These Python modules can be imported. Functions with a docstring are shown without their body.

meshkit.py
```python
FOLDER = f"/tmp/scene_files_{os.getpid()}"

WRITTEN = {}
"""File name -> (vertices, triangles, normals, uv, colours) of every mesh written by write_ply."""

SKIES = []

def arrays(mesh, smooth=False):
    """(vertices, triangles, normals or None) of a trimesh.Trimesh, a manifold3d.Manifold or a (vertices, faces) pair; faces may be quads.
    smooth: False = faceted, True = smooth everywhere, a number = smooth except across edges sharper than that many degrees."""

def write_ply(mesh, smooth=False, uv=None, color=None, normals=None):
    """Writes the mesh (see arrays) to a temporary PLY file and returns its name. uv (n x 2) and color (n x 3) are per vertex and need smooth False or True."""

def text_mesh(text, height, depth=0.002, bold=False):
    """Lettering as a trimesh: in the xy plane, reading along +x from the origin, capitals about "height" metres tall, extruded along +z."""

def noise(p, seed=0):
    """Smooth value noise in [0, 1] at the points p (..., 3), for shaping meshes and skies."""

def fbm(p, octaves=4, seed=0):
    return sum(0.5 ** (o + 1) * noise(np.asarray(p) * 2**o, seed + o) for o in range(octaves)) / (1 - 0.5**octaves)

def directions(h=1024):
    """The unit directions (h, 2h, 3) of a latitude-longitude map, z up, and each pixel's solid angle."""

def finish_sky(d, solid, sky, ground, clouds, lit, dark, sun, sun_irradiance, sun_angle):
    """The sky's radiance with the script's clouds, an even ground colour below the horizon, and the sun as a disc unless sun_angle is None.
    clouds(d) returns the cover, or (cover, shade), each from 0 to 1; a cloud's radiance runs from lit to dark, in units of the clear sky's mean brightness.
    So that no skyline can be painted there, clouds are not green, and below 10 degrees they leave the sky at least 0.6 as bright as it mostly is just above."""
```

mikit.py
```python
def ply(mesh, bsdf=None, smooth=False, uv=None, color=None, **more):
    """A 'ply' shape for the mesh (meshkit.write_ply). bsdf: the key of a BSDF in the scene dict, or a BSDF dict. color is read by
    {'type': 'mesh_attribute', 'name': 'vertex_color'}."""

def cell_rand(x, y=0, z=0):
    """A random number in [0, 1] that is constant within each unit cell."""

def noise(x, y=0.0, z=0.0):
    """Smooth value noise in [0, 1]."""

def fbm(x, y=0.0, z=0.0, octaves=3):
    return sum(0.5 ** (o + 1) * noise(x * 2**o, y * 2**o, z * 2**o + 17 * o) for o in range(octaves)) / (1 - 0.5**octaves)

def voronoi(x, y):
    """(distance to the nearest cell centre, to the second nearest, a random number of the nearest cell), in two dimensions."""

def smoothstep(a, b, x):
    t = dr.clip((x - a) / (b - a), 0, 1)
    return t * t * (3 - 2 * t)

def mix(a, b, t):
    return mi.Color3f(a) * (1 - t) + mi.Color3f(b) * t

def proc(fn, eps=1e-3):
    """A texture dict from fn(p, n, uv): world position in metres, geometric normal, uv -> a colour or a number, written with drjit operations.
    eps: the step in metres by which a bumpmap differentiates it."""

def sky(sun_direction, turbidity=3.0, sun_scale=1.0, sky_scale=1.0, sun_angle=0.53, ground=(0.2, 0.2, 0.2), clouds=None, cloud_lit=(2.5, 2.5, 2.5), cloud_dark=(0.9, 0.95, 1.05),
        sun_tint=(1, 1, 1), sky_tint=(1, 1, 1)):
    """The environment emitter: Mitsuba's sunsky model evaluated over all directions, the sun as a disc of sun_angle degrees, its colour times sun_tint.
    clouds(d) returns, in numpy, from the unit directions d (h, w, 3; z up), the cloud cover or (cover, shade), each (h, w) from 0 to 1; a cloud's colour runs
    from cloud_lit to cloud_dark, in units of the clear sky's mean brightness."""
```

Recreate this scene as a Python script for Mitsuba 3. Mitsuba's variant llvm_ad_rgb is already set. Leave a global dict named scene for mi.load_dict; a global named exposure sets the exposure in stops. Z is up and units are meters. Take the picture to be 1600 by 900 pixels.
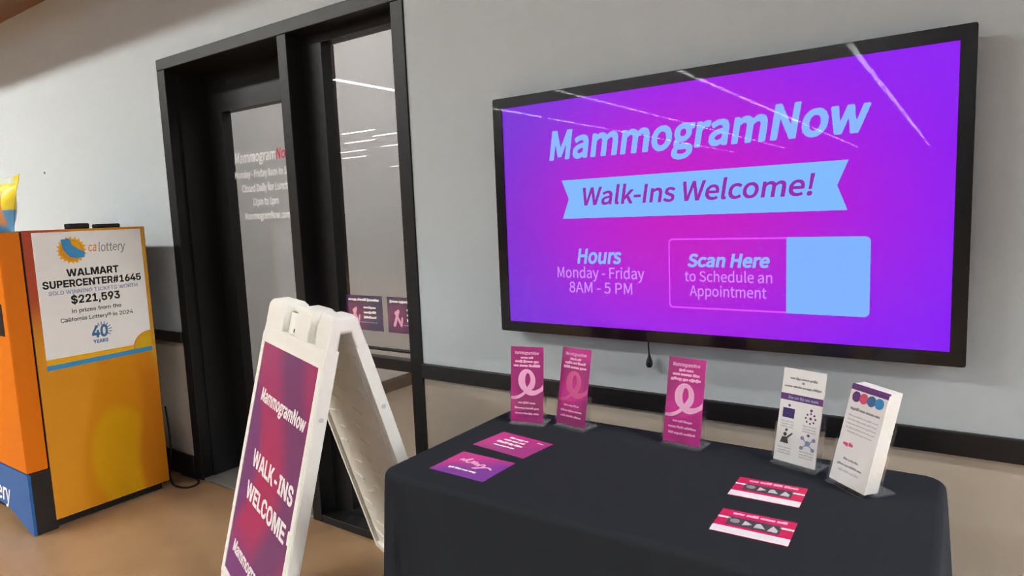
import math, random, glob
import numpy as np, trimesh, mitsuba as mi, drjit as dr, mikit, meshkit
from mikit import proc, fbm, noise, smoothstep, mix
from shapely import affinity, box as sbox, union_all, Polygon, Point
from shapely.geometry import LineString
import manifold3d as m3

random.seed(7); np.random.seed(7)
scene, labels = {}, {}
exposure = 0.0

# ------------------------------------------------------------------ camera
CAM = np.array([3.36401, -1.81917, 1.34207])
FWD = np.array([-0.56577, 0.81677, -0.11276]); FWD /= np.linalg.norm(FWD)
YAW, PIT, ROLL = -0.6058, -0.1130, -0.0406
FWD = np.array([math.sin(YAW)*math.cos(PIT), math.cos(YAW)*math.cos(PIT), math.sin(PIT)])
RGT = np.array([math.cos(YAW), -math.sin(YAW), 0]); UPV = np.cross(RGT, FWD)
UPV = -RGT*math.sin(ROLL)+UPV*math.cos(ROLL)
T = mi.ScalarTransform4f
scene['camera'] = {'type': 'perspective', 'fov_axis': 'x', 'fov': math.degrees(2*math.atan(800/1030.625)), 'near_clip': .05, 'far_clip': 200,
    'to_world': T().look_at(origin=CAM.tolist(), target=(CAM+FWD).tolist(), up=UPV.tolist())}

# ------------------------------------------------------------------ light levels (the lamps themselves are built below)
STRIP = (26.0, 27.5, 28.5)        # store strip lights, rows running away from the wall
NEAR_FILL = (57.0, 57.0, 54.0)      # added unseen run parallel to the wall, brightens its left part
SIDE_FILL = (6.0, 10.0, 13.5)          # rows added out of view on the right to brighten right-facing sides
RIGHT_FILL = (102.0, 102.0, 97.0)     # unseen run added on the right for the sign, poster and beige wall
ROOM_FILL = (9.2, 9.2, 9.2)            # panel lamp added out of view to light the room behind the glass
SCREEN_GAIN = 1.0

# ------------------------------------------------------------------ helpers
def lin(r, g=None, b=None):
    c = np.array([r, r if g is None else g, r if b is None else b], float)/255
    return np.where(c <= .04045, c/12.92, ((c+.055)/1.055)**2.4).tolist()

def rgb(c): return {'type': 'rgb', 'value': [float(x) for x in c]}

def mat(name, c, rough=.6, spec=.4, metal=0.0, tex=None, **kw):
    scene[name] = {'type': 'twosided', 'b': {'type': 'principled', 'base_color': tex if tex is not None else rgb(c), 'roughness': rough, 'specular': spec, 'metallic': metal, **kw}}
    return name

def label(key, text=None, cat=None, group=None, kind=None):
    d = labels.setdefault(key, {})
    for k, v in (('label', text), ('category', cat), ('group', group), ('kind', kind)):
        if v: d[k] = v

USED = {}
def key_for(name, parent=None):
    k = (parent+'__' if parent else '')+name
    n = USED.get(k, 0); USED[k] = n+1
    return k if n == 0 else f'{k}_{n:03d}'

def thing(name, text, cat, group=None):
    k = key_for(name); label(k, text, cat, group); return k

def put(name, mesh, m, parent=None, smooth=False, text=None, **kw):
    """one mesh as ONE entry of the scene"""
    if isinstance(mesh, (list, tuple)): mesh = trimesh.util.concatenate(mesh)
    k = key_for(name, parent)
    scene[k] = mikit.ply(mesh, m, smooth=smooth, **kw)
    if text: label(k, text)
    return k

def struct(name, mesh, m, text, smooth=False):
    k = put(name, mesh, m, smooth=smooth); label(k, text, kind='structure'); return k

def bx(x0, x1, y0, y1, z0, z1):
    return trimesh.creation.box(bounds=[[min(x0, x1), min(y0, y1), min(z0, z1)], [max(x0, x1), max(y0, y1), max(z0, z1)]])

def rbx(x0, x1, y0, y1, z0, z1, r=.004, seg=8):
    """box with rounded edges"""
    r = min(r, .49*min(abs(x1-x0), abs(y1-y0), abs(z1-z0)))
    s = trimesh.creation.icosphere(subdivisions=1, radius=r).vertices
    pts = np.vstack([s+np.array([x, y, z]) for x in (x0+r, x1-r) for y in (y0+r, y1-r) for z in (z0+r, z1-r)])
    return trimesh.convex.convex_hull(pts)

def frame(O, eu, ev, en):
    M = np.eye(4); M[:3, 0], M[:3, 1], M[:3, 2], M[:3, 3] = eu, ev, en, O
    return M

def at(mesh, M):
    m = mesh.copy(); m.apply_transform(M)
    if np.linalg.det(M[:3, :3]) < 0 and m.is_watertight and m.volume < 0: m.invert()
    return m

def extr(poly, z0, z1):
    gs = [g for g in getattr(poly, 'geoms', [poly]) if g.geom_type == 'Polygon' and g.area > 1e-10]
    m = trimesh.util.concatenate([trimesh.creation.extrude_polygon(g, z1-z0, engine='earcut') for g in gs])
    m.apply_translation([0, 0, z0]); return m

def tube(points, r, sides=8):
    p = np.asarray(points, float)
    t = np.gradient(p, axis=0); t /= np.linalg.norm(t, axis=1, keepdims=True)
    a = np.cross(t, [.3, .2, .93]); a /= np.linalg.norm(a, axis=1, keepdims=True); b = np.cross(t, a)
    g = np.arange(sides)*2*np.pi/sides
    rr = np.broadcast_to(r, (len(p),))[:, None, None]
    v = (p[:, None]+rr*(np.cos(g)[None, :, None]*a[:, None]+np.sin(g)[None, :, None]*b[:, None])).reshape(-1, 3)
    f = []
    for i in range(len(p)-1):
        for j in range(sides):
            k = (j+1) % sides
            f += [[i*sides+j, i*sides+k, (i+1)*sides+k], [i*sides+j, (i+1)*sides+k, (i+1)*sides+j]]
    n = len(v); v = np.vstack([v, p[:1], p[-1:]])
    for j in range(sides):
        k = (j+1) % sides
        f += [[n, k, j], [n+1, (len(p)-1)*sides+j, (len(p)-1)*sides+k]]
    m = trimesh.Trimesh(v, f, process=False)
    if m.volume < 0: m.invert()
    return m

def spline(pts, n=60):
    from scipy.interpolate import CubicSpline
    p = np.asarray(pts, float); s = np.r_[0, np.cumsum(np.linalg.norm(np.diff(p, axis=0), axis=1))]
    return CubicSpline(s, p)(np.linspace(0, s[-1], n))

FONTS = {}
def text2d(s, cap=1.0, font='sans', stroke=0.0, slant=0.0, width=None, anchor='l', weight=None):
    """lettering as a shapely shape: baseline at y=0, capitals 'cap' high; width stretches it to that width"""
    from PIL import Image, ImageDraw, ImageFont
    names = {'sans': 'Noto Sans CJK Regular.woff2', 'inter': 'Inter.woff2'}
    kf = (font, weight)
    if kf not in FONTS:
        f = ImageFont.truetype(glob.glob('/opt/blender-*/*/datafiles/fonts/'+names[font])[0], 110)
        if weight:
            f.set_variation_by_axes([32, weight])
        c = f.getbbox('H', anchor='ls'); FONTS[kf] = (f, -c[1])
    f, H = FONTS[kf]
    st = int(round(stroke))
    x0, y0, x1, y1 = f.getbbox(s, anchor='ls', stroke_width=st)
    im = Image.new('L', (int(x1-x0)+8, int(y1-y0)+8))
    ImageDraw.Draw(im).text((4-x0, 4-y0), s, 255, f, anchor='ls', stroke_width=st)
    on = np.pad(np.asarray(im) > 127, ((0, 0), (1, 1))).astype(np.int8)
    r, a = np.nonzero(np.diff(on, axis=1) == 1); e = np.nonzero(np.diff(on, axis=1) == -1)[1]
    g = union_all(sbox(a, -r-1, e, -r)).buffer(.7).buffer(-.7).simplify(.8)
    k = cap/H
    g = affinity.affine_transform(g, [k, 0, 0, k, -4*k, (4-y0)*k])
    if slant: g = affinity.affine_transform(g, [1, slant, 0, 1, 0, 0])
    b = g.bounds
    g = affinity.translate(g, -b[0], 0)
    if width: g = affinity.scale(g, width/(b[2]-b[0]), 1, origin=(0, 0))
    w = g.bounds[2]
    return affinity.translate(g, {'l': 0, 'c': -w/2, 'r': -w}[anchor], 0)

def words(width, h, n, seed=0, anchor='c', x=0.0, y=0.0):
    """a line of print too small to read: word-length bars with uneven letter heights"""
    rg = random.Random(seed); ws = [rg.uniform(.6, 1.5) for _ in range(n)]
    gap = .28*h*1.2; tot = sum(ws); av = width-gap*(n-1); cx = {'c': -width/2, 'l': 0, 'r': -width}[anchor]+x; out = []
    for w in ws:
        ww = av*w/tot; k = max(2, int(ww/(h*.8))); pts = []
        for i in range(k):
            hh = h*(1.0 if rg.random() < .3 else .72)
            out.append(sbox(cx+ww*i/k, y-(.22*h if rg.random() < .12 else 0), cx+ww*(i+1)/k*.995+.0001, y+hh))
        cx += ww+gap
    return union_all(out)

def rrect(x0, x1, y0, y1, r):
    return sbox(x0+r, y0+r, x1-r, y1-r).buffer(r, quad_segs=6)

# ------------------------------------------------------------------ materials
def floor_col(p, n, uv):
    a = fbm(p.x*.9+3, p.y*.9, 0.0, 4); b = fbm(p.x*6, p.y*6, 2.0, 3)
    return mix(lin(134, 104, 76), lin(162, 130, 98), smoothstep(.3, .7, a))*(.9+.2*b)
mat('concrete_mat', None, .34, .5, tex=proc(floor_col))
def wall_col(p, n, uv):
    s = fbm(p.x*40, p.z*40, p.y*40, 2)*.03+.985
    up = mi.Color3f(lin(194, 202, 206)); lo = mi.Color3f(lin(200, 188, 172))
    return dr.select(p.z > .765, up, lo)*s
mat('wall_mat', None, .75, .25, tex=proc(wall_col))
mat('store_wall_mat', lin(190, 188, 184), .8, .2)
mat('store_ceiling_mat', lin(205, 205, 203), .9, .1)
def wood_col(p, n, uv):
    return mix(lin(112, 82, 60), lin(132, 98, 72), fbm(p.x*.8, p.y*14, p.z*14, 3))
mat('soffit_mat', None, .6, .3, tex=proc(wood_col))
mat('black_frame', lin(27, 27, 28), .45, .28)
mat('rail_mat', lin(24, 22, 24), .4, .5)
mat('room_wall_mat', lin(206, 204, 202), .8, .2)
mat('room_floor_mat', lin(150, 134, 116), .35, .5)
mat('threshold_mat', lin(150, 150, 148), .45, .5, .3)
mat('cloth_mat', lin(46, 49, 54), 1.0, .0, sheen=.05)
mat('white_plastic', lin(242, 242, 236), .42, .4)
mat('black_plastic', lin(12, 12, 14), .25, .35)
mat('dark_metal', lin(26, 24, 26), .4, .5)
mat('orange_door', lin(224, 118, 2), .5, .25)
mat('blue_base', lin(34, 98, 166), .38, .45)
mat('paper_white', lin(244, 243, 241), .55, .3)
mat('print_white', lin(244, 240, 242), .55, .3)
mat('print_black', lin(22, 22, 24), .55, .3)
mat('print_grey', lin(150, 150, 152), .6, .3)
mat('print_dark_grey', lin(74, 70, 74), .6, .3)
mat('print_pale', lin(206, 206, 208), .6, .3)
mat('print_purple', lin(110, 62, 128), .55, .3)
mat('print_indigo', lin(66, 50, 112), .55, .3)
mat('print_pink', lin(222, 92, 128), .55, .3)
mat('print_light_pink', lin(244, 178, 216), .55, .3)
mat('print_rose', lin(214, 92, 148), .55, .3)
mat('print_sky', lin(66, 150, 206), .55, .3)
mat('print_blue', lin(70, 116, 164), .55, .3)
mat('print_pale_blue', lin(136, 152, 186), .55, .3)
mat('print_yellow', lin(240, 178, 24), .55, .3)
mat('print_gold', lin(212, 172, 24), .55, .3)
mat('print_orange', lin(226, 150, 40), .55, .3)
mat('print_red', lin(214, 34, 88), .5, .35)
mat('print_brown', lin(150, 92, 52), .55, .3)
mat('film_text', lin(250, 250, 250), .6, .3)
mat('film_red', lin(214, 44, 92), .6, .3)
mat('black_cable', lin(14, 14, 15), .45, .5)
mat('screw_mat', lin(120, 122, 120), .4, .5, .5)
scene['glass_mat'] = {'type': 'thindielectric', 'int_ior': 1.5}
scene['screen_glass_mat'] = {'type': 'thindielectric', 'int_ior': 1.24}
scene['acrylic_mat'] = {'type': 'thindielectric', 'int_ior': 1.38}

# ------------------------------------------------------------------ the setting
FX1, FZ1 = 1.682, 2.170          # storefront opening in the back wall (x 0..FX1, z 0..FZ1)
WY = .25
wp = sbox(-16, -.2, 16, 2.70).difference(sbox(0, -1, FX1, FZ1))
Mw = frame([0, WY, 0], [1, 0, 0], [0, 0, 1], [0, -1, 0])
struct('wall_back', at(extr(wp, 0, WY), Mw), 'wall_mat', 'long wall painted light grey above the black rail and beige below')
struct('floor', bx(-30, 16, -44, 0, -.2, 0), 'concrete_mat', 'brown polished concrete floor')
struct('floor_room', bx(-.45, 2.6, 0.0, 3.4, -.2, 0), 'room_floor_mat', 'floor of the room behind the glass')
# soffit: brown boarded underside over the wall, seen at the top left corner
struct('ceiling_soffit', bx(-16, 16, -.85, WY, 2.70, 4.9), 'soffit_mat', 'brown soffit that meets the grey wall above the door')
struct('ceiling', bx(-30, 16, -44, -.85, 4.9, 5.1), 'store_ceiling_mat', 'high white store ceiling')
struct('wall_front', bx(-30, 16, -44.2, -44, 0, 5.1), 'store_wall_mat', 'far wall of the store, behind the camera')
struct('wall_left', bx(-30.2, -30, -44.2, 0, 0, 5.1), 'store_wall_mat', 'far end wall of the store on the left')
struct('wall_right', bx(16, 16.2, -44.2, .25, 0, 5.1), 'store_wall_mat', 'end wall of the store on the right')
struct('wall_back_far', bx(-30, -16, 0, .2, 0, 5.1), 'store_wall_mat', 'continuation of the long wall far to the left')
# room behind the glass
struct('wall_room_left', bx(-.45, -.3, WY, 3.4, 0, 3.5), 'room_wall_mat', 'grey side wall of the room behind the glass')
struct('wall_room_back', bx(-.3, 2.45, 3.2, 3.4, 0, 3.5), 'room_wall_mat', 'grey end wall of the room behind the glass')
struct('wall_room_right', bx(2.45, 2.6, WY, 3.4, 0, 3.5), 'room_wall_mat', 'right wall of the room behind the glass')
struct('ceiling_room', bx(-.45, 2.6, WY, 3.4, 3.5, 3.6), 'room_wall_mat', 'ceiling of the room behind the glass')
struct('baseboard_room', bx(-.3, -.288, WY, 3.2, 0, .10), 'rail_mat', 'dark baseboard in the room behind the glass')
# chair rail and baseboards
for n, (a, b) in (('trim_1', (-16, 0)), ('trim_2', (FX1, 16))):
    struct(n, rbx(a, b, -.014, 0, .735, .792, .003), 'rail_mat', 'black chair rail on the wall '+('left of the door' if a < 0 else 'under the screen'))
for n, (a, b) in (('baseboard_left', (-16, 0)), ('baseboard_right', (FX1, 16))):
    struct(n, rbx(a, b, -.012, 0, 0, .122, .003), 'rail_mat', 'black baseboard '+('left of the door' if a < 0 else 'right of the door'))

# ---- storefront: door_1 and window_1 in one black frame
door = 'door_1'; label(door, 'black framed glass door with white lettering, set deep in its frame', kind='structure')
def part(n, m, mt, parent, **kw): return put(n, m, mt, parent, **kw)
part('head', rbx(0, FX1, -.006, WY, 2.116, FZ1, .003), 'black_frame', door)
part('jamb', [rbx(0, .070, -.006, WY, 0, 2.116, .003), bx(.070, .085, .05, WY, 0, 2.116)], 'black_frame', door)
part('mullion', [rbx(.962, 1.022, -.006, WY, 0, 2.116, .003)], 'black_frame', door)
DY = .20
lf = sbox(.085, .012, .962, 2.112).difference(sbox(.215, .24, .80, 1.912))
part('door_leaf', at(extr(lf, 0, .045), frame([0, DY+.045, 0], [1, 0, 0], [0, 0, 1], [0, -1, 0])), 'black_frame', door)
bead = sbox(.200, .225, .815, 1.927).difference(sbox(.215, .24, .80, 1.912))
part('glass_bead', at(extr(bead, 0, .008), frame([0, DY, 0], [1, 0, 0], [0, 0, 1], [0, -1, 0])), 'black_frame', door)
part('pane', at(trimesh.Trimesh([[.21, .235, 0], [.805, .235, 0], [.805, 1.917, 0], [.21, 1.917, 0]], [[0, 1, 2], [0, 2, 3]]), frame([0, DY+.02, 0], [1, 0, 0], [0, 0, 1], [0, -1, 0])), 'glass_mat', door)
Md = frame([0, DY+.019, 0], [1, 0, 0], [0, 0, 1], [0, -1, 0])
def dtext(s, cx, z, cap, w, mt, **kw):
    return part('lettering', at(extr(affinity.translate(text2d(s, cap, width=w, anchor='c', **kw), cx, z), 0, .0005), Md), mt, door)
g1 = text2d('MammogramNow', .05, stroke=2, slant=.2, width=.462); k = text2d('Mammogram', .05, stroke=2, slant=.2); full = text2d('MammogramNow', .05, stroke=2, slant=.2)
xs = k.bounds[2]/full.bounds[2]*.462-.002
gm = g1.intersection(sbox(-1, -1, xs, 1)); gn = g1.intersection(sbox(xs, -1, 1, 1))
part('lettering', at(extr(affinity.translate(gm, .252, 1.650), 0, .0005), Md), 'film_text', door, text='white lettering')
part('lettering', at(extr(affinity.translate(gn, .252, 1.650), 0, .0005), Md), 'film_red', door, text='red lettering')
dtext('Monday - Friday 8am to 5pm', .483, 1.574, .034, .476, 'film_text', stroke=2)
dtext('Closed Daily for Lunch', .483, 1.502, .036, .373, 'film_text', stroke=2)
dtext('12pm to 1pm', .482, 1.434, .034, .208, 'film_text', stroke=2)
dtext('MammogramNow.com', .485, 1.364, .034, .363, 'film_text', stroke=2)
part('threshold', rbx(.07, .962, 0.0, WY, 0, .012, .003), 'threshold_mat', door, text='grey metal threshold')

win = 'window_1'; label(win, 'tall black framed glass sidelight right of the door', kind='structure')
SY = .075
part('jamb', rbx(1.620, FX1, -.006, WY, 0, 2.116, .003), 'black_frame', win)
fr = sbox(1.022, .0, 1.620, 2.116).difference(sbox(1.140, .055, 1.60, .722)).difference(sbox(1.140, .767, 1.60, 2.075))
part('sash', at(extr(fr, 0, .05), frame([0, SY+.05, 0], [1, 0, 0], [0, 0, 1], [0, -1, 0])), 'black_frame', win)
part('glass_bead', rbx(1.14, 1.60, SY+.004, SY+.024, .798, .808, .002), 'black_frame', win)
part('sill', rbx(1.022, 1.62, -.006, SY, 0, .035, .003), 'black_frame', win)
for (z0, z1) in ((.05, .727), (.762, 2.08)):
    part('pane', at(trimesh.Trimesh([[1.135, z0, 0], [1.605, z0, 0], [1.605, z1, 0], [1.135, z1, 0]], [[0, 1, 2], [0, 2, 3]]), frame([0, SY+.026, 0], [1, 0, 0], [0, 0, 1], [0, -1, 0])), 'glass_mat', win)

# posters stuck inside the sidelight
def poster_col(p, n, uv):
    return mix(lin(34, 40, 84), lin(92, 30, 84), smoothstep(.11, .0, dr.sqrt(dr.square(p.x-PX[0])+dr.square((p.z-.945)*1.1))))
def ribbon2d(s=1.0):
    """awareness ribbon: a loop with two crossing tails"""
    loop = Point(0, .62).buffer(.30, quad_segs=16); loop = affinity.scale(loop, .78, 1.18, origin=(0, .62))
    hole = affinity.scale(Point(0, .62).buffer(.20, quad_segs=16), .5, 1.15, origin=(0, .66))
    return loop, hole
for i, (x0, x1, nw) in enumerate(((1.152, 1.373, 3), (1.402, 1.598, 3))):
    pk = thing('window_poster', ['navy and purple poster inside the sidelight glass, nearest the white folding sign', 'navy and purple poster inside the sidelight glass, against the right jamb'][i], 'poster', 'posters in the sidelight')
    cxr = x0+.058
    fn = (lambda c: (lambda p, n, uv: mix(lin(44, 50, 100), lin(116, 40, 104), smoothstep(.12, .02, dr.sqrt(dr.square(p.x-c)+dr.square(p.z-.935))))))(cxr)
    mat(f'poster_mat_{i}', None, .5, .3, tex=proc(fn))
    y = SY+.0295
    put('sheet', bx(x0, x1, y, y+.001, .872, 1.021), f'poster_mat_{i}', pk)
    Mp = frame([0, y, 0], [1, 0, 0], [0, 0, 1], [0, -1, 0])
    put('lettering', at(extr(words((x1-x0)*.84, .011, 3, 11+i, 'c', (x0+x1)/2, .998), .0002, .0007), Mp), 'film_text', pk)
    rb = [LineString([(cxr-.020, .905), (cxr+.004, .963)]).buffer(.007), LineString([(cxr+.004, .963), (cxr-.012, .955), (cxr+.018, .905)]).buffer(.006), LineString([(cxr+.018, .905), (cxr+.024, .935)]).buffer(.005)]
    put('ribbon', at(extr(union_all(rb), .0002, .0007), Mp), 'print_light_pink', pk)
    for j in range(3):
        put('lettering', at(extr(words(min(.075, x1-.012-(cxr+.05)), .010, 1, 20+j, 'l', cxr+.05, .966-j*.021), .0002, .0007), Mp), 'film_text', pk)
    put('lettering', at(extr(words(min(.10, x1-.012-(cxr+.03)), .004, 5, 31, 'l', cxr+.03, .905), .0002, .0007), Mp), 'print_pale_blue', pk)

# ------------------------------------------------------------------ lamps
def run_light(name, x0, x1, y0, y1, z, power, text, group, gaps=(), weight=1.0):
    k = thing(name, text, 'light', group)
    along = 'y' if abs(y1-y0) > abs(x1-x0) else 'x'
    put('housing', bx(x0, x1, y0, y1, z, z+.07), 'store_ceiling_mat', k)
    seg = []; a, b = (y0, y1) if along == 'y' else (x0, x1)
    cuts = [a]+[g for q in gaps for g in (q-.12, q+.12)]+[b]
    for i in range(0, len(cuts), 2):
        seg.append(bx(x0, x1, cuts[i], cuts[i+1], z-.02, z-.001) if along == 'y' else bx(cuts[i], cuts[i+1], y0, y1, z-.02, z-.001))
    kk = put('diffuser', seg, 'store_ceiling_mat', k)
    scene[kk]['emitter'] = {'type': 'area', 'radiance': rgb(power), 'sampling_weight': weight}
    return k
ROWS = [(-7.35, -36, -7.4), (-4.75, -36, -6.6), (-1.75, -40, -6.6), (1.47, -43, -6.6)]
for i, (x, ya, yb) in enumerate(ROWS):
    run_light('strip_light', x-.05, x+.05, ya, yb, 4.2, STRIP, ['leftmost', 'second from left', 'third from left', 'rightmost'][i]+' of the ceiling light runs mirrored as thin lines in the screen', 'ceiling runs mirrored in the screen', gaps=[ya+(yb-ya)*t for t in ((.3, .62, .78) if i % 2 else (.42, .7))])
for x in (4.6, 7.7, 10.8, 13.9):
    run_light('added_side_fill', x-.05, x+.05, -30, -3.0, 4.2, SIDE_FILL, 'unseen run of strip lights added right of the camera to brighten right-facing sides', 'added ceiling runs right of the camera')
run_light('added_wall_fill', -7.2, -.7, -4.05, -3.6, 4.15, NEAR_FILL, 'added unseen run of lights parallel to the wall, to brighten its left part', None, weight=8.0)
for (x, y) in ((-13.2, -13.4), (-15.2, -15.3), (-13.0, -14.6), (-18, -17.5), (-15.2, -17.2), (-20, -19.4), (-16.5, -20.5), (-22.5, -25), (-19, -26), (-17.4, -23)):
    run_light('far_strip_light', x-.75, x+.75, y-.05, y+.05, 4.2, STRIP, 'short strip light far across the store, mirrored in the sidelight', 'short lights mirrored in the sidelight', weight=.1)
run_light('added_right_fill', 6.0, 15.5, -1.6, -1.3, 4.0, RIGHT_FILL, 'added unseen run of lights on the right, to brighten the sign and machine poster', None, weight=8.0)
rl = thing('added_room_fill', 'unseen ceiling lamp added to light the room behind the glass door', 'light')
put('rim', [bx(.6, 1.8, 1.0, 2.2, 3.465, 3.498)], 'store_ceiling_mat', rl)
kk = put('diffuser', bx(.63, 1.77, 1.03, 2.17, 3.45, 3.464), 'store_ceiling_mat', rl); scene[kk]['emitter'] = {'type': 'area', 'radiance': rgb(ROOM_FILL), 'sampling_weight': 3.0}

# ------------------------------------------------------------------ wall-mounted screen
TX0, TX1, TZ0, TZ1, TY = 2.098, 3.371, .957, 1.704, -.060
SX0, SX1, SZ0, SZ1 = 2.132, 3.340, .990, 1.672
tv = thing('wall_screen', 'large flat screen in a black frame on the grey wall, showing a purple notice', 'screen')
put('casing', rbx(TX0+.01, TX1-.01, -.052, -.014, TZ0+.01, TZ1-.01, .006), 'black_plastic', tv)
put('wall_mount', [bx(2.5, 2.97, -.014, 0, 1.15, 1.5)], 'dark_metal', tv)
bz = rrect(TX0, TX1, TZ0, TZ1, .006).difference(sbox(SX0, SZ0, SX1, SZ1))
MT = frame([0, -.056, 0], [1, 0, 0], [0, 0, 1], [0, -1, 0])
put('bezel', at(extr(bz, -.02, .004), MT), 'black_plastic', tv, text='glossy black bezel')
def scr(p, n, uv):
    u = (p.x-SX0)/(SX1-SX0); w = (p.z-SZ0)/(SZ1-SZ0)
    c = mi.Color3f(lin(196, 0, 196)); e = mi.Color3f(lin(140, 14, 244)); l = mi.Color3f(lin(118, 36, 214)); q = mi.Color3f(lin(132, 0, 244))
    d = dr.sqrt(dr.square((u-.50)/.62)+dr.square((w-.50)/.75))
    t = smoothstep(.05, 1.0, d)
    edge = mix(l, e, smoothstep(.0, .45, u)); edge = mix(edge, q, smoothstep(.5, 1.0, u)*(1-w))
    return mix(c, edge, t)*SCREEN_GAIN
sk = put('display', at(trimesh.Trimesh([[SX0, SZ0, 0], [SX1, SZ0, 0], [SX1, SZ1, 0], [SX0, SZ1, 0]], [[0, 1, 2], [0, 2, 3]]), MT), 'print_black', tv, text='glowing purple and magenta picture', uv=[[0, 0], [1, 0], [1, 1], [0, 1]])
scene[sk]['emitter'] = {'type': 'area', 'radiance': proc(scr), 'sampling_weight': .5}
def glow(name, poly, c, z=.0004):
    m = at(extr(poly, z, z+.0003), MT); kk = put(name, m, 'print_black', sk)
    scene[kk]['emitter'] = {'type': 'area', 'radiance': rgb(np.array(c)*SCREEN_GAIN), 'sampling_weight': .06}; return kk
LB = lin(136, 182, 255); LV = lin(206, 140, 255); MG = lin(150, 26, 176)
glow('lettering', affinity.translate(text2d('MammogramNow', .080, stroke=4, slant=.17, width=.871), 2.302, 1.500), LB)
notch = Polygon([(2.343, 1.434), (3.128, 1.436), (3.104, 1.377), (3.127, 1.317), (2.343, 1.318), (2.366, 1.377)])
glow('banner', notch, lin(126, 186, 255))
glow('lettering', affinity.translate(text2d('Walk-Ins Welcome!', .050, stroke=2, slant=.15, width=.640), 2.415, 1.357), MG, .0009)
glow('lettering', affinity.translate(text2d('Hours', .042, stroke=4, slant=.17, width=.147), 2.389, 1.183), LB)
glow('lettering', union_all([affinity.translate(text2d('Monday - Friday', .032, stroke=1, width=.288), 2.318, 1.138), affinity.translate(text2d('8AM - 5 PM', .032, stroke=1, width=.209), 2.359, 1.093)]), LV)
bxo = rrect(2.679, 3.178, 1.060, 1.254, .012)
glow('outline', bxo.difference(rrect(2.683, 3.174, 1.0645, 1.2495, .009)), lin(226, 76, 255))
glow('code_panel', sbox(2.990, 1.060, 3.178, 1.254).intersection(bxo), lin(124, 178, 255), .0009)
glow('lettering', affinity.translate(text2d('Scan Here', .033, stroke=5, slant=.17, width=.217), 2.733, 1.177), LB)
glow('lettering', union_all([affinity.translate(text2d('to Schedule an', .028, stroke=1, width=.231), 2.725, 1.136), affinity.translate(text2d('Appointment', .028, stroke=1, width=.203), 2.739, 1.096)]), LV)
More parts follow.
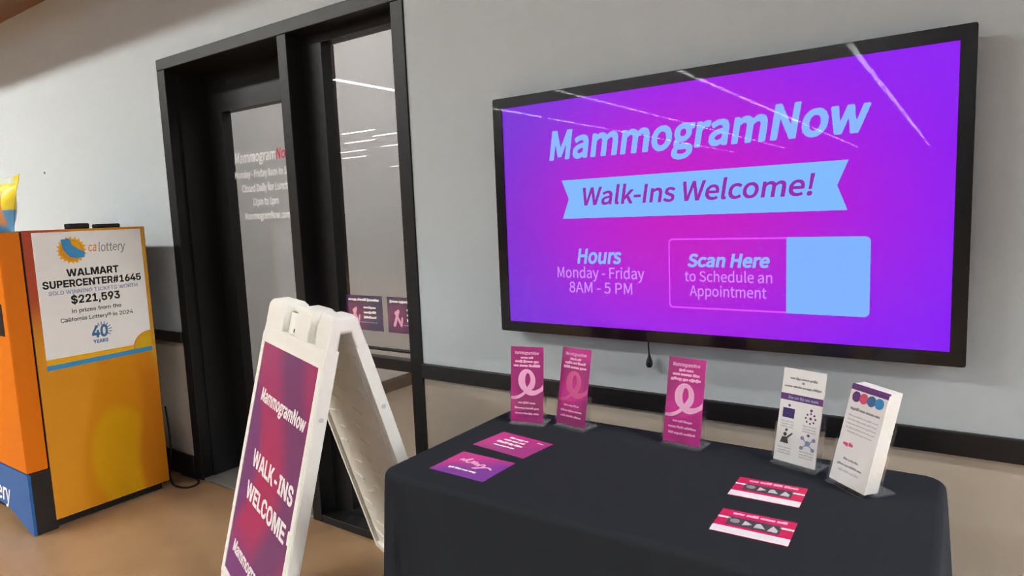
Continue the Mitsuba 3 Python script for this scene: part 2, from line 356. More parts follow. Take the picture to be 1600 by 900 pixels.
put('cover_glass', at(trimesh.Trimesh([[TX0+.002, TZ0+.002, 0], [TX1-.002, TZ0+.002, 0], [TX1-.002, TZ1-.002, 0], [TX0+.002, TZ1-.002, 0]], [[0, 1, 2], [0, 2, 3]]), frame([0, -.0612, 0], [1, 0, 0], [0, 0, 1], [0, -1, 0])), 'screen_glass_mat', tv)
hc = thing('hanging_cable', 'thin black cable end hanging below the screen', 'cable')
put('cord', tube(spline([(2.60, -.022, .975), (2.60, -.022, .94), (2.601, -.020, .905)], 12), .0022, 6), 'black_cable', hc, smooth=True)
pg = trimesh.creation.revolve([[0, 0], [.007, .001], [.010, .010], [.0085, .020], [.004, .034], [.0022, .042], [0, .042]], sections=14)
pg.apply_translation([2.601, -.020, .872]); put('plug', pg, 'black_cable', hc, smooth=40)

# ------------------------------------------------------------------ tablecloth
def cloth():
    x0, x1, y0, y1, zt = 2.222, 3.346, -.768, -.190, .745
    rc, re = .045, .016
    base = []
    def arc(cx, cy, a0, n=10):
        return [(cx+rc*math.cos(a0+i*math.pi/2/n), cy+rc*math.sin(a0+i*math.pi/2/n)) for i in range(n+1)]
    P = arc(x1-rc, y1-rc, 0)+arc(x0+rc, y1-rc, math.pi/2)+arc(x0+rc, y0+rc, math.pi)+arc(x1-rc, y0+rc, 1.5*math.pi)
    P = np.array(Polygon(P).exterior.segmentize(.02).coords)[:-1]
    nrm = np.roll(P, -1, 0)-np.roll(P, 1, 0); nrm = np.c_[nrm[:, 1], -nrm[:, 0]]; nrm /= np.linalg.norm(nrm, axis=1, keepdims=True)
    cor = np.array([(x0, y0), (x1, y0), (x0, y1), (x1, y1)])
    dc = np.array([np.min(np.linalg.norm(cor-q, axis=1)) for q in P]); dl = np.linalg.norm(P-cor[0], axis=1)
    s = np.r_[0, np.cumsum(np.linalg.norm(np.diff(P, axis=0), axis=1))]
    rings, zs = [], []
    for a in np.linspace(0, math.pi/2, 6):
        rings.append(P+nrm*(re*math.sin(a)-re)); zs.append(zt-re+re*math.cos(a))
    for z in np.linspace(zt-re, .004, 22)[1:]:
        h = (zt-z)/zt
        fl = .030*h+.028*h*np.exp(-(dc/.08)**2)+.012*h*np.sin(s*21)*np.exp(-((dc-.12)/.14)**2)+.004*h*np.sin(s*34+1)
        groove = -.016*min(1, h*4)*np.exp(-((dl-.055)/.022)**2)
        rings.append(P+nrm*(fl+groove)[:, None]); zs.append(z)
    n = len(P); v = np.vstack([np.c_[r, np.full(n, z)] for r, z in zip(rings, zs)]); f = []
    for i in range(len(rings)-1):
        for j in range(n):
            k2 = (j+1) % n
            f += [[i*n+j, (i+1)*n+j, (i+1)*n+k2], [i*n+j, (i+1)*n+k2, i*n+k2]]
    c = len(v); v = np.vstack([v, [(x0+x1)/2, (y0+y1)/2, zt]])
    f += [[c, j, (j+1) % n] for j in range(n)]
    m = trimesh.Trimesh(v, f, process=False)
    return m
tc = put('tablecloth', cloth(), 'cloth_mat', smooth=35); label(tc, 'black fitted tablecloth that covers the whole display table down to the floor', 'tablecloth')
ZT = .7452

# ------------------------------------------------------------------ cards on the table
def card(corners, name, text, group):
    """corners on the table: left-front, left-back, right-back, right-front"""
    c = np.array(corners); eu = (c[3]-c[0])+(c[2]-c[1]); eu /= np.linalg.norm(eu); ev = np.array([-eu[1], eu[0]])
    o = c.mean(0); w = (np.linalg.norm(c[3]-c[0])+np.linalg.norm(c[2]-c[1]))/2; h = (np.linalg.norm(c[1]-c[0])+np.linalg.norm(c[2]-c[3]))/2
    return thing(name, text, 'card', group), frame([*o, ZT+.0012], [*eu, 0], [*ev, 0], [0, 0, 1]), w, h
def pcol(p0, du, dv, ca, cb, seed):
    def fn(p, n, uv):
        a = (p.x-p0[0])*du[0]+(p.y-p0[1])*du[1]; b = (p.x-p0[0])*dv[0]+(p.y-p0[1])*dv[1]
        return mix(ca, cb, smoothstep(.01, .105, a*.7-b+.05+.03*noise(p.x*22+seed, p.y*22)))
    return fn
C1 = [(2.329, -.695), (2.323, -.569), (2.481, -.571), (2.494, -.700)]
C2 = [(2.322, -.517), (2.326, -.395), (2.498, -.418), (2.492, -.537)]
C3 = [(2.972, -.4995), (2.969, -.399), (3.107, -.395), (3.110, -.4965)]
C4 = [(2.987, -.667), (2.9835, -.568), (3.122, -.5635), (3.1225, -.662)]
gp = 'pink cards on the left of the tablecloth'
for i, C in enumerate((C1, C2)):
    k, M, w, h = card(C, 'postcard', ['magenta and violet card with flowing script at the front left of the tablecloth', 'magenta card with four lines of white print, behind the script card'][i], gp)
    fn = pcol(M[:3, 3], M[:3, 0], M[:3, 1], lin(206, 48, 144), lin(128, 52, 158) if i == 0 else lin(168, 58, 132), i*5)
    mat(f'card_mat_{i}', None, .4, .4, tex=proc(fn))
    put('sheet', at(extr(rrect(-w/2, w/2, -h/2, h/2, .002), -.0010, 0), M), f'card_mat_{i}', k)
    if i == 0:
        pts = [(-.05, .016), (-.044, .022), (-.04, .014), (-.034, .024), (-.026, .034), (-.03, .014), (-.02, .010), (-.012, .024), (-.008, .010), (-.002, .022), (.002, .008), (.008, .014), (.012, .002), (.018, .014), (.024, .016), (.018, -.010), (.010, -.012), (.026, -.002), (.042, .006), (.056, -.001)]
        put('lettering', at(extr(LineString(spline(np.c_[np.array(pts), np.zeros(len(pts))], 120)[:, :2]).buffer(.0028), .0002, .0006), M), 'print_light_pink', k)
        put('lettering', at(extr(words(.082, .0085, 4, 3, 'c', -.006, -.034), .0002, .0006), M), 'print_white', k)
    else:
        for j, (ww, yy, hh) in enumerate(((.062, .030, .011), (.070, .012, .011), (.086, -.008, .011), (.070, -.028, .0075))):
            put('lettering', at(extr(words(ww, hh, 3, 40+j, 'c', -.008, yy), .0002, .0006), M), 'print_white', k)
        put('lettering', at(extr(words(.022, .006, 1, 50, 'c', w/2-.026, h/2-.022), .0002, .0006), M), 'print_light_pink', k)
for i, C in enumerate((C3, C4)):
    k, M, w, h = card(C, 'leaflet_card', ['red and white picture card nearer the white leaflet holders', 'red and white picture card nearer the front edge of the tablecloth'][i], 'red cards on the right of the tablecloth')
    put('sheet', at(extr(rrect(-w/2, w/2, -h/2, h/2, .001), -.0010, 0), M), 'print_red', k)
    put('white_strip', at(extr(sbox(-w/2, -h/2, w/2, -h/2+.026), .0002, .0005), M), 'print_white', k)
    for a_ in (-w/2, w/2-.024): put('white_bar', at(extr(sbox(a_, .010, a_+.024, .017), .0002, .0005), M), 'print_white', k)
    put('picture_band', at(extr(sbox(-w/2+.020, -.014, w/2-.022, .020), .0002, .0005), M), 'print_dark_grey', k)
    put('lettering', at(extr(words(.098, .011, 4, 60+i, 'c', .004, h/2-.018), .0002, .0006), M), 'print_light_pink', k)
    for j in range(4):
        cx = -w/2+.034+j*.023
        sh = [Point(cx, .004).buffer(.009), Polygon([(cx-.008, -.008), (cx+.009, .001), (cx-.006, .012)]), Polygon([(cx-.010, -.008), (cx-.008, .008), (cx-.001, .012), (cx+.010, -.006)]), Polygon([(cx-.009, -.010), (cx-.002, .013), (cx+.009, -.001), (cx+.008, -.011)])][j]
        put('picture', at(extr(sh, .0007, .0010), M), 'print_grey' if j == 0 else 'print_pale', k)

# ------------------------------------------------------------------ leaflets in clear holders
def holder(x, y, th, lean, text, depth=.034, group='clear holders on the tablecloth'):
    """clear acrylic holder; returns its leaning frame: origin at the bottom centre of the leaflet's face"""
    k = thing('leaflet_holder', text, 'leaflet holder', group)
    u = np.array([math.cos(th), math.sin(th), 0]); b = np.array([-math.sin(th), math.cos(th), 0]); Z = np.array([0, 0, 1.])
    up = b*math.sin(lean)+Z*math.cos(lean); nf = np.cross(u, up)
    o = np.array([x, y, ZT+.008])
    M = frame(o, u, up, nf); hw = .053
    F = frame([x, y, ZT+.0003], u, b, Z)
    put('base_plate', at(extr(rrect(-hw, hw, -.010, depth+.045, .004), 0, .003), F), 'acrylic_mat', k)
    fp = Polygon([(-hw, -.004), (hw, -.004), (hw, .088), (.030, .074), (0, .066), (-.030, .074), (-hw, .088)])
    put('front_panel', at(extr(fp, .0022, .0036), M), 'acrylic_mat', k)
    put('back_panel', at(extr(rrect(-hw, hw, depth*math.tan(lean)+.001, .150, .004), -depth-.004, -depth-.0022), M), 'acrylic_mat', k)
    for s in (-1, 1):
        put('side_panel', at(extr(sbox(s*hw-.0008, .007, s*hw+.0008, .086), -depth-.002, .002), M), 'acrylic_mat', k)
    return k, M
def pink_tex(M, seed):
    o, u, w = M[:3, 3], M[:3, 0], M[:3, 1]
    def fn(p, n, uv):
        a = (p.x-o[0])*u[0]+(p.y-o[1])*u[1]+(p.z-o[2])*u[2]; b = (p.x-o[0])*w[0]+(p.y-o[1])*w[1]+(p.z-o[2])*w[2]
        return mix(lin(204, 50, 148), lin(164, 50, 120), smoothstep(.3, .75, noise(a*16+seed, b*13)+b*.9-.05))
    return fn
LW, LH = .0985, .213
def ribbon(pale):
    t = np.linspace(-.5*np.pi-.55, 1.5*np.pi+.55, 60)
    loop = affinity.scale(Point(0, .118).buffer(.026, quad_segs=20), 1, 1.24, origin=(0, .118)).difference(affinity.scale(Point(.003, .120).buffer(.0125, quad_segs=16), .66, 1.65, origin=(.003, .122)))
    left = Polygon(spline([(-.048, .064, 0), (-.024, .066, 0), (-.006, .078, 0), (.012, .098, 0), (.024, .112, 0)], 20)[:, :2].tolist()+spline([(.012, .118, 0), (-.004, .092, 0), (-.022, .077, 0), (-.047, .071, 0)], 20)[:, :2].tolist()).buffer(0)
    right = Polygon(spline([(-.016, .103, 0), (-.004, .082, 0), (.016, .076, 0), (.034, .082, 0), (.049, .092, 0)], 20)[:, :2].tolist()+spline([(.049, .110, 0), (.034, .095, 0), (.016, .091, 0), (-.004, .108, 0)], 20)[:, :2].tolist()).buffer(0)
    return union_all([loop, left, right]).intersection(sbox(-LW/2, 0, LW/2, LH))
HS = [(2.354, -.315, .20, .110, 'clear holder with the leftmost pink leaflet'), (2.476, -.284, -.163, .194, 'clear holder with the pink leaflet second from the left'),
      (2.791, -.280, -.101, .200, 'clear holder with the lone pink leaflet in the middle of the table'), (3.057, -.288, -.302, .226, 'clear holder with the white leaflet that shows small icons'),
      (3.174, -.360, -.717, .275, 'clear holder at the right end, filled with a thick stack')]
PT = ['pink leaflet with a bright pale ribbon, leftmost on the table', 'pink leaflet with a faint rose ribbon, second from the left', 'pink leaflet with a pale ribbon, standing alone in the middle of the table']
for i, (x, y, th, le, tx) in enumerate(HS):
    k, M = holder(x, y, th, le, tx, depth=.030 if i == 4 else .016)
    if i < 3:
        b = thing('leaflet', PT[i], 'leaflet', 'pink ribbon leaflets')
        mat(f'leaflet_mat_{i}', None, .45, .35, tex=proc(pink_tex(M, i*3)))
        put('sheet', at(extr(sbox(-LW/2, 0, LW/2, LH), -.003, 0), M), f'leaflet_mat_{i}', b)
        put('ribbon', at(extr(ribbon(i != 1), .0002, .0006), M), 'print_rose' if i == 1 else 'print_light_pink', b)
        put('lettering', at(extr(affinity.translate(text2d('MammogramNow', .0088, stroke=3, slant=.17, width=.074, anchor='c'), 0, LH-.021), .0002, .0006), M), 'print_light_pink', b)
        for j, (ww, yy, hh) in enumerate(((.038, .1795, .0065), (.072, .1685, .0075), (.080, .1565, .0075), (.052, .052, .006), (.074, .037, .006), (.072, .022, .006))):
            put('lettering', at(extr(words(ww, hh, 2 if j == 0 else 3, 70+j+7*i, 'c', 0, yy), .0002, .0006), M), 'print_light_pink', b)
    elif i == 3:
        b = thing('leaflet', 'white leaflet with a purple band and four small icons', 'leaflet', 'white leaflets')
        put('sheet', at(extr(sbox(-LW/2, 0, LW/2, LH), -.003, 0), M), 'paper_white', b)
        put('purple_band', at(extr(sbox(-LW/2, .140, LW/2, .155), .0002, .0005), M), 'print_purple', b)
        for j, (ww, yy) in enumerate(((.064, .189), (.006, .180), (.086, .170))):
            put('lettering', at(extr(words(ww, .005, 1 if j == 1 else 4, 90+j, 'c', 0, yy), .0002, .0006), M), 'print_grey', b)
        put('lettering', at(extr(words(.070, .007, 5, 99, 'c', .004, .144), .0007, .0010), M), 'print_pale_blue', b)
        put('icon', at(extr(union_all([sbox(-.040, .100, -.012, .122)]), .0002, .0005), M), 'print_indigo', b)
        ring = [Point(.026+.011*math.cos(a), .108+.011*math.sin(a)).buffer(.0022) for a in np.arange(8)*math.pi/4]+[Point(.026, .108).buffer(.003)]
        put('icon', at(extr(union_all(ring), .0002, .0005), M), 'print_purple', b)
        per = [Point(-.028, .062).buffer(.0042), Polygon([(-.038, .042), (-.018, .042), (-.022, .056), (-.034, .056)]), LineString([(-.022, .056), (-.012, .066)]).buffer(.0018)]
        put('icon', at(extr(union_all(per), .0002, .0005), M), 'print_dark_grey', b)
        nod = [Point(.026, .052).buffer(.006)]+[Point(.026+dx, .052+dy).buffer(.0042) for dx, dy in ((-.013, .01), (.013, .01), (-.013, -.012), (.013, -.012))]+[LineString([(.013, .040), (.039, .062)]).buffer(.001), LineString([(.013, .062), (.039, .040)]).buffer(.001)]
        put('icon', at(extr(union_all(nod), .0002, .0005), M), 'print_pale_blue', b)
        for (cx, cy) in ((-.026, .128), (.026, .126), (-.026, .072), (.026, .070)):
            put('number_dot', at(extr(Point(cx, cy).buffer(.003), .0002, .0005), M), 'print_purple', b)
        for (cx, cy, n) in ((-.026, .090, 3), (.026, .088, 3), (-.026, .030, 3), (.026, .030, 3)):
            put('lettering', at(extr(union_all([words(.032, .0032, 3, 5*n+j, 'c', cx, cy-j*.006) for j in range(n)]), .0002, .0005), M), 'print_pale', b)
    else:
        b = thing('leaflet', 'white leaflet with four coloured dots, foremost in the rightmost holder', 'leaflet', 'white leaflets')
        w5, h5 = .0985, .205
        put('sheet', at(extr(sbox(-w5/2, 0, w5/2, h5), -.003, 0), M), 'paper_white', b)
        put('purple_band', at(extr(sbox(-w5/2, h5-.0085, w5/2, h5), .0002, .0004), M), 'print_purple', b)
        for j, c in enumerate(('print_purple', 'print_pink', 'print_blue', 'print_sky')):
            put('dot', at(extr(Point(-.031+j*.0205, h5-.022).buffer(.0112), .0002+.0002*j, .0004+.0002*j), M), c, b)
        put('lettering', at(extr(words(.078, .006, 4, 110, 'c', 0, h5-.050), .0002, .0005), M), 'print_grey', b)
        for j in range(5):
            put('lettering', at(extr(words(.078-.012*(j == 4), .0036, 6, 120+j, 'c', 0, h5-.064-j*.0085), .0002, .0005), M), 'print_pale', b)
        put('lettering', at(extr(words(.026, .008, 2, 130, 'c', -.022, .079), .0002, .0005), M), 'print_pink', b)
        for j, (ww, yy, mt) in enumerate(((.040, .050, 'print_grey'), (.066, .037, 'print_grey'), (.056, .025, 'print_pale'))):
            put('lettering', at(extr(words(ww, .0045, 4, 140+j, 'c', -.004, yy), .0002, .0005), M), mt, b)
        for q in range(8):
            bb = thing('leaflet', 'white leaflet in the stack behind the front one in the rightmost holder', 'leaflet', 'white leaflets stacked in the rightmost holder')
            top = h5+.004+.0010*q
            dv_ = (.0034*q+.0064)*math.tan(le)
            put('sheet', at(extr(sbox(-w5/2, dv_, w5/2, top), -.0064-.0034*q, -.0034-.0034*q), M), 'paper_white', bb)
            if q == 0: put('purple_edge', at(extr(sbox(-w5/2, h5+.0003, w5/2, top), -.0033, -.0006), M), 'print_purple', bb)

# ------------------------------------------------------------------ folding sign
sx, sy, th, H, W, t, sf, sb = 1.8934, -.5469, .3584, 1.062, .652, .036, .2731, .306
ea = np.array([-math.cos(th), math.sin(th), 0]); eb = np.array([math.sin(th), math.cos(th), 0]); S = np.array([sx, sy, H]); Z = np.array([0, 0, 1.])
Lf, Lb = math.hypot(H, sf), math.hypot(H, sb)
dvf = (-sf*eb-H*Z)/Lf; dvb = (sb*eb-H*Z)/Lb; e1 = -ea
nf = np.cross(e1, -dvf); nb = -np.cross(e1, -dvb)
O = S+W*ea
MF = frame(O, e1, -dvf, nf); MB = frame(O, e1, -dvb, nb)
sg = thing('folding_sign', 'white plastic folding sign with a magenta poster between the door and the table', 'sign')
def panel(L):
    """hollow moulded panel in (u, -v, n): rim inwards, plate outside"""
    ou = m3.Manifold.cube((W, L-.100, t)).translate((0, -L, 0)).refine_to_length(.2)
    inn = m3.Manifold.cube((W-.05, L-.100-.06, t)).translate((.025, -L+.03, -t+.012))
    legcut = m3.Manifold.cube((W-.20, .05, t*3)).translate((.10, -L-.001, -t))
    return ou-inn-legcut
def tm(man):
    q = man.to_mesh(); return trimesh.Trimesh(q.vert_properties[:, :3], q.tri_verts)
def cap(u0, u1):
    """hinge knuckle: upright plate that rolls over the hinge"""
    return rbx(u0, u1, -.128, -.012, .002, t+.001, .008)
topz = [(.0, .205), (.335, .475), (.545, W)]
fm = tm(panel(Lf))
pieces = [fm]+[cap(a, b) for a, b in topz]+[bx(.20, .34, -.105, -.030, .004, .014), bx(.47, .55, -.105, -.030, .004, .014), rbx(.02, W-.02, -.150, -.100, .006, t+.003, .006)]
put('front_panel', [at(q, MF) for q in pieces], 'white_plastic', sg, smooth=30)
bm = tm(panel(Lb))
pieces = [bm]+[rbx(a, b, -.128, -.012, .002, t+.001, .008) for a, b in topz]+[bx(.20, .34, -.105, -.030, .004, .014), bx(.47, .55, -.105, -.030, .004, .014)]
put('back_panel', [at(q, MB) for q in pieces], 'white_plastic', sg, smooth=30)
def knuckle(u0, u1):
    pts = []
    sp = trimesh.creation.icosphere(subdivisions=2, radius=.017).vertices
    for u in (u0+.017, u1-.017):
        for (a, M) in ((0, MF), (0, MB)):
            for (v, n) in ((-.040, t-.016), (-.016, t-.018)):
                pts.append((M @ np.r_[u, v, n, 1])[:3]+sp)
        pts.append(O+e1*u+np.array([0, 0, -.012])+sp)
    return trimesh.convex.convex_hull(np.vstack(pts))
for a, b in topz: put('hinge_knuckle', knuckle(a, b), 'white_plastic', sg, smooth=40)
put('hinge_bar', tube([O+e1*.015+Z*-.016, O+e1*W*.5+Z*-.016, O+e1*(W-.015)+Z*-.016], .013, 16), 'white_plastic', sg, smooth=40)
for (u, v) in ((.268, .088), (.51, .088)):
    put('hole', at(extr(Point(u, -v).buffer(.007), .0143, .0150), MF), 'print_dark_grey', sg, text='dark hole')
for (v) in (.30, .80):
    for M in (MF, MB):
        cyl = trimesh.creation.cylinder(radius=.007, height=.003, sections=16)
        put('bolt', at(cyl, M @ frame([W+.001, -v, t*.5], [0, 1, 0], [0, 0, 1], [1, 0, 0])), 'print_pale', sg)
PU0, PU1, PV0, PV1 = .040, .620, .156, .965
def sign_col(p, n, uv):
    u = (p.x-O[0])*e1[0]+(p.y-O[1])*e1[1]+(p.z-O[2])*e1[2]; v = (p.x-O[0])*dvf[0]+(p.y-O[1])*dvf[1]+(p.z-O[2])*dvf[2]
    q = u*.9+.10*dr.sin(v*7.5+.6)
    c = mix(lin(162, 52, 106), lin(172, 46, 98), smoothstep(.3, .6, v))
    c = mix(c, lin(116, 58, 110), smoothstep(.26, .40, q)*smoothstep(.62, .48, q))
    c = mix(c, lin(112, 60, 120), smoothstep(.14, .03, q))
    c = mix(c, lin(120, 58, 124), smoothstep(.75, .92, v)*smoothstep(.42, .25, u))
    return c
mat('sign_poster_mat', None, .42, .35, tex=proc(sign_col))
sp = put('poster', at(extr(sbox(PU0, -PV1, PU1, -PV0), t+.0006, t+.0016), MF), 'sign_poster_mat', sg, text='magenta and purple poster')
rim = sbox(0.004, -.995, W-.004, -.122).difference(sbox(PU0, -PV1, PU1, -PV0))
put('poster_rim', at(extr(rim, t+.0002, t+.0040), MF), 'white_plastic', sg)
put('clip', at(rbx(PU1-.006, PU1+.02, -.668, -.628, t+.002, t+.008, .003), MF), 'white_plastic', sg)
def stext(s, v, cap_, u0, u1, **kw):
    put('lettering', at(extr(affinity.translate(text2d(s, cap_, width=u1-u0, **kw), u0, -v), t+.0018, t+.0024), MF), 'print_white', sp)
stext('MammogramNow', .352, .043, .110, .592, stroke=4, slant=.17)
stext('WALK-INS', .572, .057, .143, .592, weight=800, font='inter')
stext('WELCOME', .684, .057, .134, .578, weight=800, font='inter')
stext('MammogramNow', .884, .040, .095, .560, stroke=4, slant=.17)
rg = random.Random(5)
ribm = rbx(-.040, .040, -.004, .004, 0, .0045, .002)
for r in range(13):
    for c in range(3):
        u, v = .10+.20*c+(.07 if r % 2 else 0)+rg.uniform(-.02, .02), .16+r*.07+rg.uniform(-.012, .012)
        a = rg.uniform(-.25, .35); R = np.eye(4); R[:2, :2] = [[math.cos(a), -math.sin(a)], [math.sin(a), math.cos(a)]]; R[:3, 3] = (u, -v, .0085)
        if v < Lb-.08: put('rib', at(ribm, MB @ R), 'white_plastic', sg)
put('inner_flange', [at(bx(W-.075, W-.066, -Lb+.03, -.14, .004, .0125), MB), at(bx(W-.052, W-.045, -Lb+.03, -.14, .004, .0125), MB)], 'white_plastic', sg)

# ------------------------------------------------------------------ lottery vending machine
MX, MY0, MYS, MY1, MZ = -.005, -.752, -.668, -.140, 1.350
ml = thing('vending_machine', 'orange lottery ticket vending machine with a white poster on its side', 'vending machine')
put('cabinet', rbx(MX-.90, MX-.003, MYS+.003, MY1, .035, MZ, .002), 'dark_metal', ml, text='black cabinet')
put('plinth', bx(MX-.88, MX-.03, MYS+.02, MY1-.03, 0, .035), 'dark_metal', ml)
dk = put('door', rbx(MX-.90, MX, MY0, MYS, .285, MZ-.004, .006), 'orange_door', ml, text='orange front door')
put('slot', rbx(MX-.17, MX-.045, MY0-.002, MY0+.002, .90, 1.04, .001), 'print_black', dk, text='dark recessed slot')
def arch():
    xs = np.linspace(-.90, 0, 24); low = .085*np.exp(-((xs+.45)/.33)**4)
    return Polygon([(-.90, 0)]+[(x, z) for x, z in zip(xs, low)]+[(0, 0), (0, .281), (-.90, .281)]).buffer(0)
bk = put('foot_panel', at(extr(arch(), 0, .012), frame([MX, MY0+.012, 0], [1, 0, 0], [0, 0, 1], [0, -1, 0])), 'blue_base', ml, text='blue foot panel')
put('lettering', at(extr(affinity.translate(text2d('lottery', .085, slant=.22, width=.33, stroke=2), -.555, .105), .0122, .0128), frame([MX, MY0+.012, 0], [1, 0, 0], [0, 0, 1], [0, -1, 0])), 'print_white', bk)
put('foot_side', [rbx(MX-.90, MX-.85, MY0+.0125, MYS+.015, 0, .283, .002), rbx(MX-.05, MX, MY0+.0125, MYS+.012, 0, .283, .002), bx(MX-.85, MX-.05, MYS-.02, MYS+.005, .03, .283)], 'dark_metal', ml, text='black foot side')
def side_col(p, n, uv):
    y, z = p.y, p.z
    c = mi.Color3f(lin(214, 138, 14))
    w = .03*dr.sin(z*6)
    c = mix(c, lin(222, 148, 30), smoothstep(.02, -.02, y+.52+w-.10*z))
    k = smoothstep(.70, .64, z)
    c = mix(c, lin(216, 160, 6), smoothstep(1.25, .70, dr.square((y+.34+.10*(z-.24))/.15)+dr.square((z-.22)/.27))*k)
    c = mix(c, lin(206, 124, 16), smoothstep(-.275, -.235, y+.02*dr.sin(z*9))*smoothstep(.75, .6, z))
    c = mix(c, lin(180, 72, 42), smoothstep(-.40, -.60, y)*smoothstep(.82, 1.08, z))
    c = mix(c, lin(206, 150, 52), smoothstep(-.185, -.16, y)*smoothstep(.62, .75, z))
    return c
mat('side_art', None, .4, .4, tex=proc(side_col))
sp_ = put('side_panel', rbx(MX-.004, MX+.001, MYS+.006, MY1-.004, .040, MZ+.001, .001), 'side_art', ml, text='orange and gold printed side')
MS = frame([MX+.001, 0, 0], [0, 1, 0], [0, 0, 1], [1, 0, 0])
def flat(name, poly, mt, z=.0004, par=ml, **kw): return put(name, at(extr(poly, z, z+.0004), MS), mt, par, **kw)
pz = flat('poster', sbox(-.627, .772, -.163, 1.340), 'paper_white', par=ml, text='white poster on the side')
PY = -.395
flat('yellow_band', Polygon([(-.627, .745), (-.163, .752), (-.163, .772), (-.627, .772)]), 'print_yellow', par=pz)
flat('blue_band', Polygon([(-.627, .722), (-.163, .730), (-.163, .752), (-.627, .745)]), 'print_sky', par=pz)
sun = Point(-.170, .752).buffer(.082).intersection(sbox(-.30, .752, -.163, .90))
flat('sun_edge', sun, 'print_orange', .0010, pz); flat('sun', Point(-.170, .752).buffer(.072).intersection(sbox(-.30, .752, -.163, .90)), 'print_gold', .0016, pz)
# round emblem: a yellow sun with an orange ring, a blue state outline across it
rays = union_all([Polygon([(-.475+.052*math.cos(a-.12), 1.255+.052*math.sin(a-.12)), (-.475+.064*math.cos(a), 1.255+.064*math.sin(a)), (-.475+.052*math.cos(a+.12), 1.255+.052*math.sin(a+.12))]) for a in np.arange(20)*math.pi/10]+[Point(-.475, 1.255).buffer(.054)])
flat('emblem', rays, 'print_yellow', .0010, pz); flat('emblem', Point(-.475, 1.255).buffer(.047).difference(Point(-.470, 1.262).buffer(.034)), 'print_orange', .0016, pz)
flat('emblem', affinity.translate(Polygon([(-.040, .046), (-.012, .050), (-.004, .020), (.026, -.002), (.046, -.012), (.044, -.030), (.012, -.034), (-.012, -.026), (-.034, .006)]).buffer(.004), -.472, 1.255), 'print_sky', .0022, pz)
flat('lettering', affinity.translate(text2d('ca', .040, slant=.2, stroke=1, width=.036), -.405, 1.245), 'print_orange', .0010, pz)
flat('lettering', affinity.translate(text2d('lottery', .040, slant=.15, stroke=1, width=.122), -.362, 1.242), 'print_grey', .0010, pz)
def mtext(s, z, cap_, w, mt, **kw): flat('lettering', affinity.translate(text2d(s, cap_, width=w, anchor='c', **kw), PY, z), mt, .0010, pz)
mtext('WALMART', 1.136, .034, .225, 'print_black', font='inter', weight=800)
mtext('SUPERCENTER#1645', 1.088, .034, .425, 'print_black', font='inter', weight=800)
mtext('SOLD WINNING TICKETS WORTH', 1.058, .017, .385, 'print_pale_blue', font='inter', weight=600)
mtext('$221,593', 1.010, .038, .212, 'print_black', font='inter', weight=800)
mtext('in prizes from the', .968, .019, .215, 'print_dark_grey', font='inter', weight=600)
mtext('California Lottery® in 2024', .930, .019, .315, 'print_dark_grey', font='inter', weight=600)
flat('emblem', affinity.translate(text2d('40', .058, font='inter', weight=900, width=.072, anchor='c', slant=.1), PY, .838), 'print_blue', .0010, pz)
flat('emblem', union_all([LineString([(PY+.028*math.cos(a)+.012, .868+.028*math.sin(a)), (PY+.040*math.cos(a)+.012, .868+.040*math.sin(a))]).buffer(.0025) for a in np.linspace(-.6, 2.4, 9)]), 'print_pale_blue', .0006, pz)
mtext('YEARS', .812, .017, .066, 'print_blue', font='inter', weight=800)

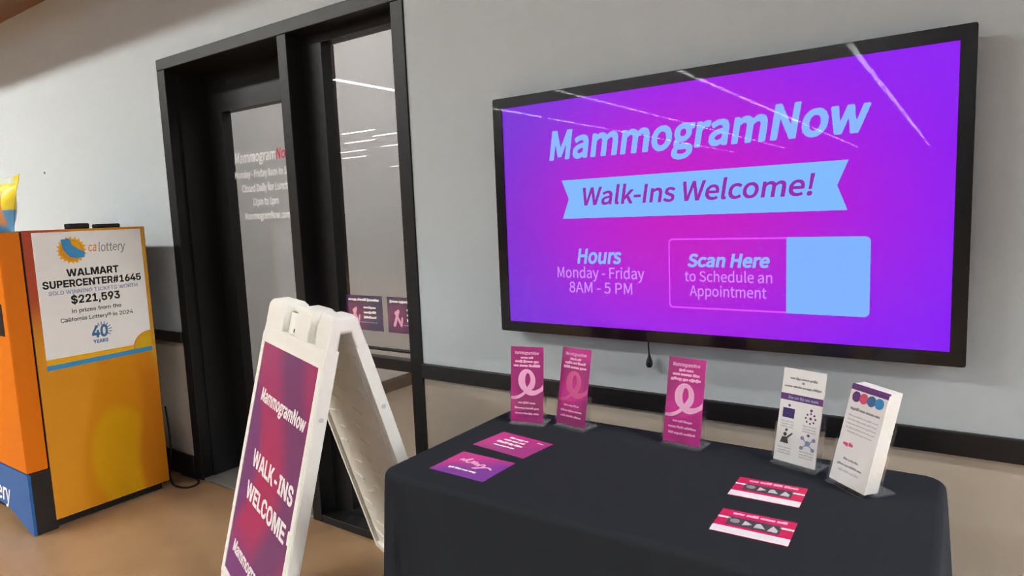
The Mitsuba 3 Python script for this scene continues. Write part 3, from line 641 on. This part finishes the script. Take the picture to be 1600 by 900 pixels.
# packet and blocks on top of the machine
def packet():
    w, h, d = .225, .245, .035
    nu, nv = 16, 20; V = [[], []]
    for sgn, L in ((-1, V[0]), (1, V[1])):
        for j in range(nv+1):
            q = j/nv; wd = w/2*(.95+.55*q**2)
            th_ = d*(1-abs(2*min(1, q/.84)-1)**2.4)*(q < .84)+.0012
            for i in range(nu+1):
                s = i/nu*2-1
                x = s*wd+.07*q**1.6; y = sgn*(th_*max(0, 1-abs(s)**2.5)+.0008)+.004*math.sin(s*9)*(q > .84); V[0 if sgn < 0 else 1].append((x, y, h*q+.010*abs(s)**3*(q > .9)))
    v = np.array(V[0]+V[1]); n = (nu+1)*(nv+1); f = []
    for j in range(nv):
        for i in range(nu):
            a, b, c, e = j*(nu+1)+i, j*(nu+1)+i+1, (j+1)*(nu+1)+i+1, (j+1)*(nu+1)+i
            f += [[a, b, c], [a, c, e], [n+a, n+c, n+b], [n+a, n+e, n+c]]
    for i in range(nu):
        f += [[i, n+i+1, i+1], [i, n+i, n+i+1]]; a = nv*(nu+1)+i; f += [[a, a+1, n+a+1], [a, n+a+1, n+a]]
    for j in range(nv):
        a, b = j*(nu+1), (j+1)*(nu+1); f += [[a, b, n+b], [a, n+b, n+a]]; a, b = a+nu, b+nu; f += [[a, n+b, b], [a, n+a, n+b]]
    return trimesh.Trimesh(v, f, process=False)
PK = np.array([-.365, -.60, MZ+.0005])
def packet_col(p, n, uv):
    z = p.z-PK[2]; x = p.x-PK[0]
    c = mix(lin(92, 160, 208), lin(244, 226, 60), smoothstep(.095, .105, z+.25*dr.maximum(0, -x+.06)))
    c = mix(c, lin(216, 232, 214), smoothstep(.212, .222, z)*smoothstep(.19, .16, x))
    c = mix(c, lin(200, 140, 84), smoothstep(.085, .075, x)*smoothstep(.02, .04, z)*smoothstep(.20, .17, z)*smoothstep(.35, .5, fbm(p.x*30, p.z*24, 0.0, 2)))
    return c
mat('packet_mat', None, .35, .5, tex=proc(packet_col))
pm = packet(); pm.apply_transform(frame(PK, [1, 0, 0], [0, 1, 0], [0, 0, 1])); pk = put('packet', pm, 'packet_mat', smooth=50); label(pk, 'yellow and blue packet standing on top of the orange vending machine', 'packet')
b1 = put('block', rbx(-.075, -.035, -.468, -.375, MZ+.0005, MZ+.026, .006), 'dark_metal', smooth=30); label(b1, 'small black block on the machine top, nearer its front', 'block', 'black blocks on the machine top')
b2 = put('block', rbx(-.075, -.035, -.350, -.238, MZ+.0005, MZ+.020, .006), 'dark_metal', smooth=30); label(b2, 'small flat black block on the machine top, nearer the wall', 'block', 'black blocks on the machine top')
sc = trimesh.creation.icosphere(subdivisions=2, radius=.008); sc.apply_scale([1, .5, 1]); sc.apply_translation([-1.447, -.002, 1.714])
s1 = put('screw', sc, 'screw_mat', smooth=True); label(s1, 'small grey screw head in the bare wall above the packet', 'screw')
cd = put('power_cord', tube(spline([(-.03, -.115, .42), (-.035, -.105, .22), (-.06, -.105, .09), (-.075, -.104, .02), (-.045, -.112, .006), (.03, -.125, .006), (.095, -.105, .006), (.10, -.06, .006), (.045, -.022, .006), (-.02, -.018, .006), (-.12, -.02, .006)], 90), .0045, 8), 'black_cable', smooth=True)
label(cd, 'black power cord looped on the floor behind the vending machine', 'cord')
